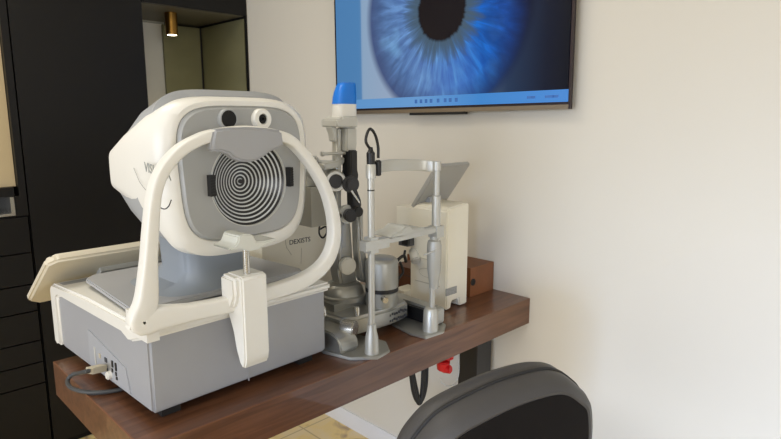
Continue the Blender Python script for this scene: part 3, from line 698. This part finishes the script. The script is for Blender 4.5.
# microscope body, eyepieces
bm = B(); slab(bm, [(331, 128), (342, 128), (342, 215), (333, 215), (332, 175)], -1.275, -1.235, .004); obj('illumination_column', bm, PALU, t)
bm = B(); slab(bm, [(343, 150), (356.5, 150), (357, 170), (359, 175), (357, 183), (352, 188), (341, 186), (340, 176), (343.5, 171)], -1.26, -1.215, .003); obj('lamp_shaft', bm, BLK, t)
q = wp(350, 184, -1.215); bm = B(); cyl(bm, q, q+Vector((.012, -.006, 0)), .0235, b=.003); cyl(bm, q+Vector((.012, -.006, 0)), q+Vector((.02, -.01, 0)), .015, b=.003); obj('filter_wheel', bm, BLK, t)
bm = B(); slab(bm, [(346, 190), (353, 188), (361, 200), (362, 205), (359, 213), (354, 216), (347, 208)], -1.23, -1.2, .003)
bm2 = [W(a, c, 0, -1.199) for a, c in ((350.5, 191), (352, 190), (360, 202), (359, 203.5))]
o1 = obj('mirror_holder', bm, BLK, t)
bm = B(); prism(bm, [(p.y, p.z) for p in bm2], 0, -1.2005, -1.198, 0); obj('mirror', bm, STEEL, o1)
q = wp(357.5, 211, -1.2); bm = B(); cyl(bm, q-Vector((.02, 0, 0)), q+Vector((.016, -.008, 0)), .0145, b=.003); obj('mirror_knob', bm, BLK, t)
q = wp(335, 181, -1.24); bm = B(); lathe(bm, q-Vector((.03, -.015, 0)), (1, -.5, 0), [(0, .03), (.04, .03), (.046, .027), (.046, .02), (.038, .0185), (.038, .001)]); ob = obj('objective_ring', bm, PALU, t)
bm = B(); dd = Vector((1, -.5, 0)).normalized(); cyl(bm, q-Vector((.03, -.015, 0))+dd*.036, q-Vector((.03, -.015, 0))+dd*.041, .0186); obj('objective_lens', bm, BLK, ob)
bm = B(); cyl(bm, (-1.34, 1.02, wp(322, 178).z), (-1.275, 1.01, wp(322, 178).z), .036, b=.006); box(bm, -1.39, -1.29, .955, 1.06, 1.26, 1.325, b=.01, seg=3)
cyl(bm, wp(303, 168, -1.32), wp(318, 168, -1.29), .034, b=.005); obj('microscope_body', bm, PALU, t)
bm = B(); cyl(bm, wp(296, 165, -1.34), wp(304, 165, -1.325), .032, b=.004); obj('eyepiece', bm, mat('eyepiece_grey', s(150, 140, 142), .4), t)
# pin
bm = B(); q = wp(321, 154, -1.24); cyl(bm, q, wp(345, 153, -1.24), .0042, seg=14); cyl(bm, q, wp(324, 154, -1.24), .0065, seg=14, b=.001); obj('centring_pin', bm, PALU, t)
bm = B(); slab(bm, [(317, 163), (334, 161), (345, 157), (345, 163), (334, 168), (318, 169)], -1.27, -1.24, .003); obj('tilt_bracket', bm, PALU, t)
# grey hanging box
bm = B(); q1 = wp(309, 228, -1.27); box(bm, -1.33, -1.27, wp(311, 200, -1.27).y, wp(322, 200, -1.27).y+.035, q1.z, wp(309, 188, -1.27).z, b=.004)
gb = obj('camera_box', bm, mat('box_greige', s(150, 148, 138), .45, var=.02), t, label='grey box hanging from the microscope')
bm = B(); z_ = q1.z; y_ = wp(323, 228, -1.268).y; tube(bm, [(-1.275, y_-.006, z_+.004), (-1.27, y_-.012, z_-.02), (-1.27, y_, z_-.034), (-1.27, y_+.014, z_-.022), (-1.27, y_+.012, z_-.004), (-1.275, y_-.006, z_-.01)], .0026, 8); obj('wrist_cord', bm, BLK, gb)
# lamp head
bm = B(); slab(bm, [(336, 127), (357.5, 127), (357.5, 144), (356, 151), (336.5, 151)], -1.275, -1.225, .004); slab(bm, [(325, 127), (337, 127), (337, 142), (332, 141), (330, 134)], -1.265, -1.235, .002); obj('lamp_neck', bm, LGREY, t)
bm = B(); slab(bm, [(320.5, 119.5), (330, 118.5), (331, 116), (357, 116), (358.5, 119), (358, 127.5), (321, 127)], -1.285, -1.215, .005); obj('lamp_collar', bm, LGREY, t, label='pale lamp collar plate')
def hr(py, pl, pr, x0, x1, ex=3.4):
    a = wp(pl, py, x0+.006); b2 = wp(pr, py, x1-.006); return [Vector((p.y, p.z, a.z)) for p in sring(0, x0, x1, a.y, b2.y, ex)]
bm = B(); loft(bm, [hr(118, 330.5, 357.5, -1.272, -1.228), hr(112, 331, 357.5, -1.272, -1.228), hr(102, 331.3, 357.3, -1.272, -1.228)]); obj('lamp_housing', bm, WHITE, t, label='white lamp housing')
bm = B(); loft(bm, [hr(104, 330.7, 357.5, -1.2722, -1.2278), hr(98, 331.5, 357.4, -1.272, -1.228), hr(92, 333, 357.1, -1.271, -1.229), hr(87, 335, 356.6, -1.269, -1.231), hr(83.5, 337, 356, -1.267, -1.233), hr(82.3, 340, 354.5, -1.263, -1.237)])
obj('lamp_cap', bm, BLUE, t, label='bright blue lamp cap')

# ------------------------------------------------------------------ cream device by the wall
t = thing('tonometer', 'upright cream instrument with tilted grey screen, beside the brown case by the wall', 'medical device', (-1.21, 1.42, T))
bm = B()
zt = 1.182
prism(bm, [(1.362, T+.004), (1.385, T+.004), (1.39, T+.028), (1.425, T+.030), (1.43, T+.004), (1.468, T+.004), (1.468, zt-.004), (1.46, zt), (1.372, zt-.008), (1.362, zt-.018)], 0, -1.285, -1.128, .004, 3)
mb = obj('casing', bm, CREAM, t)
bm = B(); box(bm, -1.36, -1.28, 1.375, 1.46, 1.09, 1.156, b=.006); obj('rear_casing', bm, CREAM, t)
bm = B(); box(bm, -1.33, -1.28, 1.33, 1.40, T+.004, T+.04, b=.008, seg=3); obj('base_casing', bm, CREAM, t)
bm = B(); box(bm, -1.26, -1.155, 1.3605, 1.3625, T+.075, T+.078); box(bm, -1.262, -1.15, 1.3606, 1.3625, .999, 1.001)
tube(bm, [(-1.252+.04+.032*math.cos(k*math.pi/6), 1.3618, .955+.014*math.sin(k*math.pi/6)) for k in range(12)], .001, 6, 3, True)
obj('casing_seam', bm, mat('seam_cream', s(196, 190, 170), .6), t)
q = W(443.5, 292, 0, -1.127); q2 = W(456, 292, 0, -1.127)
bm = B(); box(bm, -1.1285, -1.1272, q.y+.012, q2.y+.004, q2.z-.004, q2.z+.02); obj('rating_label', bm, LABEL, t, label='small printed rating label')
bm = B(); a = W(413.5, 255, 1, 1.355); cyl(bm, a+Vector((-.012, .012, .012)), a+Vector((.022, -.012, -.016)), .016, b=.004); obj('side_knob', bm, LGREY, t, label='slanted pale grey knob')
bm = B(); a = W(403, 238, 1, 1.33); box(bm, a.x-.02, a.x+.02, 1.33, 1.395, a.z-.026, a.z+.026, b=.002); cyl(bm, (a.x+.004, 1.345, a.z+.025), (a.x+.004, 1.345, a.z+.031), .005); hb = obj('measuring_head', bm, DKG, t)
bm = B(); box(bm, a.x-.004, a.x+.0215, 1.3285, 1.34, a.z-.021, a.z+.021, b=.0005); obj('window', bm, BLK, hb)
# screen
s0 = Vector((-1.272, 1.362, 1.156)); s1 = Vector((-1.166, 1.362, 1.298)); dv = s1-s0
bm = B(); prism(bm, [(0, 0), (.158, 0), (.158, dv.length), (0, dv.length)], 2, -.016, .0, .003, 3); orient(bm, s0, (0, 1, 0), dv.normalized()); ts = obj('tilted_screen', bm, mat('screen_back', s(166, 165, 160), .45, var=.02), t, label='tilted grey screen on top')
bm = B(); box(bm, .008, .15, .008, dv.length-.008, -.0172, -.0155); orient(bm, s0, (0, 1, 0), dv.normalized()); obj('display', bm, BLK, ts)
bm = B(); box(bm, -1.255, -1.235, 1.40, 1.44, zt-.02, zt+.012, b=.002); obj('screen_mount', bm, GREY, t)
for x_ in (-1.27, -1.145):
    for y_ in (1.374, 1.455): obj('rubber_foot', qbox(x_-.008, x_+.008, y_-.008, y_+.008, T+.0005, T+.005), RUB, t)
# brown case
t = thing('leather_case', 'brown leather-look case against the wall at the far end of the desk', 'case', (-1.28, 1.6, T))
bm = B(); box(bm, -1.46, -1.165, 1.532, 1.664, T+.0008, T+.102, b=.006, seg=3); obj('case_body', bm, TAN, t)
bm = B(); cyl(bm, (-1.167, 1.545, T+.052), (-1.162, 1.545, T+.052), .012); obj('round_port', bm, BLK, t)

t = thing('leather_case', 'small dark brown case half hidden behind the cream instrument and the slit lamp', 'case', (-1.36, 1.45, T))
bm = B(); box(bm, -1.41, -1.31, 1.405, 1.50, T+.0008, T+.095, b=.005, seg=3); obj('case_body', bm, mat('dark_leather', s(96, 60, 38), .5, var=.12, scale=14, bump=.3, bscale=300), t)
bm = B(); box(bm, -1.4105, -1.3095, 1.4045, 1.5005, T+.066, T+.068); obj('lid_seam', bm, INK, t)
# ------------------------------------------------------------------ chair
OC = (-.48, .756, 0); THC = -20
t = thing('office_chair', 'black upholstered office chair, its rounded backrest facing the viewer', 'chair', OC, R(THC))
def K(px, py, x=0): return W(px, py, 0, x, OC, THC)
sil = [(395, 439), (410, 418), (430, 400), (460, 385), (500, 370), (540, 362), (560, 363), (575, 372), (587, 385), (590, 410), (588, 439)]
sp_ = [K(*p) for p in sil]
yl_, yr_ = sp_[0].y-.004, max(p.y for p in sp_); zb_ = .66
lf = [max(0, min(1, (540-p[0])/145)) for p in sil]
out = [(p.y-.01+.03*f_, p.z-.007-.014*f_) for p, f_ in zip(sp_, lf)] + [(.148, .80), (.138, .74), (.105, .685), (.04, .66), (-.10, .66), (-.165, .685), (-.200, .74), (-.210, .80), (-.212, .86), (-.206, .92)]
sm = cat([(0, a, b_) for a, b_ in out], 5, True)
cy_, cz_ = -.031, .86
def cring(x, d, bend=.16):
    """outline moved inwards by d metres, bowed in plan"""
    r = []
    n_ = len(sm)
    for i, p in enumerate(sm):
        tg = (sm[(i+1) % n_]-sm[i-1]).normalized(); nrm = Vector((0, tg.z, -tg.y))
        if nrm.dot(Vector((0, cy_-p.y, cz_-p.z))) < 0: nrm = -nrm
        q = p+nrm*d; u = (q.y-cy_)
        r.append(Vector((x-bend*u*u*2.2, q.y, q.z)))
    return r
bm = B(); loft(bm, [cring(-.050, .05), cring(-.046, .02), cring(-.036, .007), cring(-.018, .0), cring(-.004, .002), cring(.003, .005)]); obj('back_cushion', bm, CHAIRV, t, world=False)
bm = B(); tube(bm, cring(.004, .0035)[::2], .0032, 8, 2, True); obj('piping', bm, RUB, t, world=False)
bm = B(); loft(bm, [cring(.003, .005), cring(.010, .0035), cring(.028, .007), cring(.042, .014), cring(.048, .024), cring(.046, .03)]); bk_ = obj('back_shell', bm, CHAIRV, t, world=False)
bm = B(); loft(bm, [cring(.040, .028), cring(.0475, .029), cring(.0485, .04)]); obj('rear_panel', bm, CHAIRB, bk_, world=False, label='near-black rear panel')
def zr2(z, x0, x1, y0, y1, ex=4): return [Vector((p.y, p.z, z)) for p in sring(0, x0, x1, y0, y1, ex)]
bm = B(); loft(bm, [zr2(.50, -.49, -.06, cy_-.22, cy_+.22), zr2(.515, -.51, -.04, cy_-.24, cy_+.24), zr2(.56, -.51, -.04, cy_-.24, cy_+.24), zr2(.58, -.48, -.07, cy_-.21, cy_+.21)]); obj('seat', bm, CHAIRV, t, world=False)
bm = B(); tube(bm, [(.03, cy_, .80), (.05, cy_, .66), (.02, cy_, .52), (-.08, cy_, .485), (-.25, cy_, .485)], .018); obj('back_bracket', bm, BLK, t, world=False)
bm = B(); cyl(bm, (-.27, cy_, .10), (-.27, cy_, .5), .028); cyl(bm, (-.27, cy_, .07), (-.27, cy_, .13), .045); obj('gas_column', bm, BLK, t, world=False)
for k in range(5):
    a = 2*math.pi*k/5+.3; c0 = Vector((-.27, cy_, .1)); d_ = Vector((math.cos(a), math.sin(a), 0))
    bm = B(); tube(bm, [c0, c0+d_*.12+Vector((0, 0, -.005)), c0+d_*.25+Vector((0, 0, -.025))], .018); lg = obj('leg', bm, BLK, t, world=False)
    bm = B(); e_ = c0+d_*.25; cyl(bm, (e_.x-.02, e_.y, .028), (e_.x+.02, e_.y, .028), .027, b=.004); cyl(bm, (e_.x, e_.y, .03), (e_.x, e_.y, .075), .008); obj('castor', bm, BLK, lg, world=False)

# ------------------------------------------------------------------ lights
def area(name, loc, aim, w, h, power, col, spread=180):
    l = bpy.data.lights.new(name, 'AREA'); l.shape = 'RECTANGLE'; l.size = w; l.size_y = h; l.energy = power; l.color = col; l.spread = R(spread)
    o = bpy.data.objects.new(name, l); C.objects.link(o); o.location = loc
    o.rotation_euler = (Vector(aim)-Vector(loc)).to_track_quat('-Z', 'Y').to_euler(); return o
area('ceiling_lamp', (-1.7, .2, ZC-.02), (-1.7, .2, 0), .9, .5, 20, (1, .93, .80))
area('ceiling_lamp', (-.4, -.9, ZC-.02), (-.4, -.9, 0), .9, .5, 20, (1, .93, .80))
area('ceiling_lamp', (1.4, -.9, ZC-.02), (1.4, -.9, 0), .9, .5, 10, (1, .93, .80))
area('daylight', (-.7, YF-.02, 1.3), (-.7, YW, .5), 3.0, 1.7, 100, (.82, .88, 1), 130)
area('daylight', (2.0, YF-.02, 1.5), (.2, YW, .12), .9, .9, 24, (.46, .64, 1), 36)
area('daylight', (XR-.02, -.9, 1.55), (-1, .2, .9), 2.2, 1.3, 56, (1, .98, .97), 150)
w = bpy.data.worlds.new('world'); bpy.context.scene.world = w; w.use_nodes = True
w.node_tree.nodes['Background'].inputs[0].default_value = (.75, .85, 1, 1); w.node_tree.nodes['Background'].inputs[1].default_value = 1.0
vs = bpy.context.scene.view_settings
vs.view_transform = 'Standard'; vs.look = 'None'; vs.gamma = 1; vs.use_curve_mapping = False; vs.exposure = -0.8
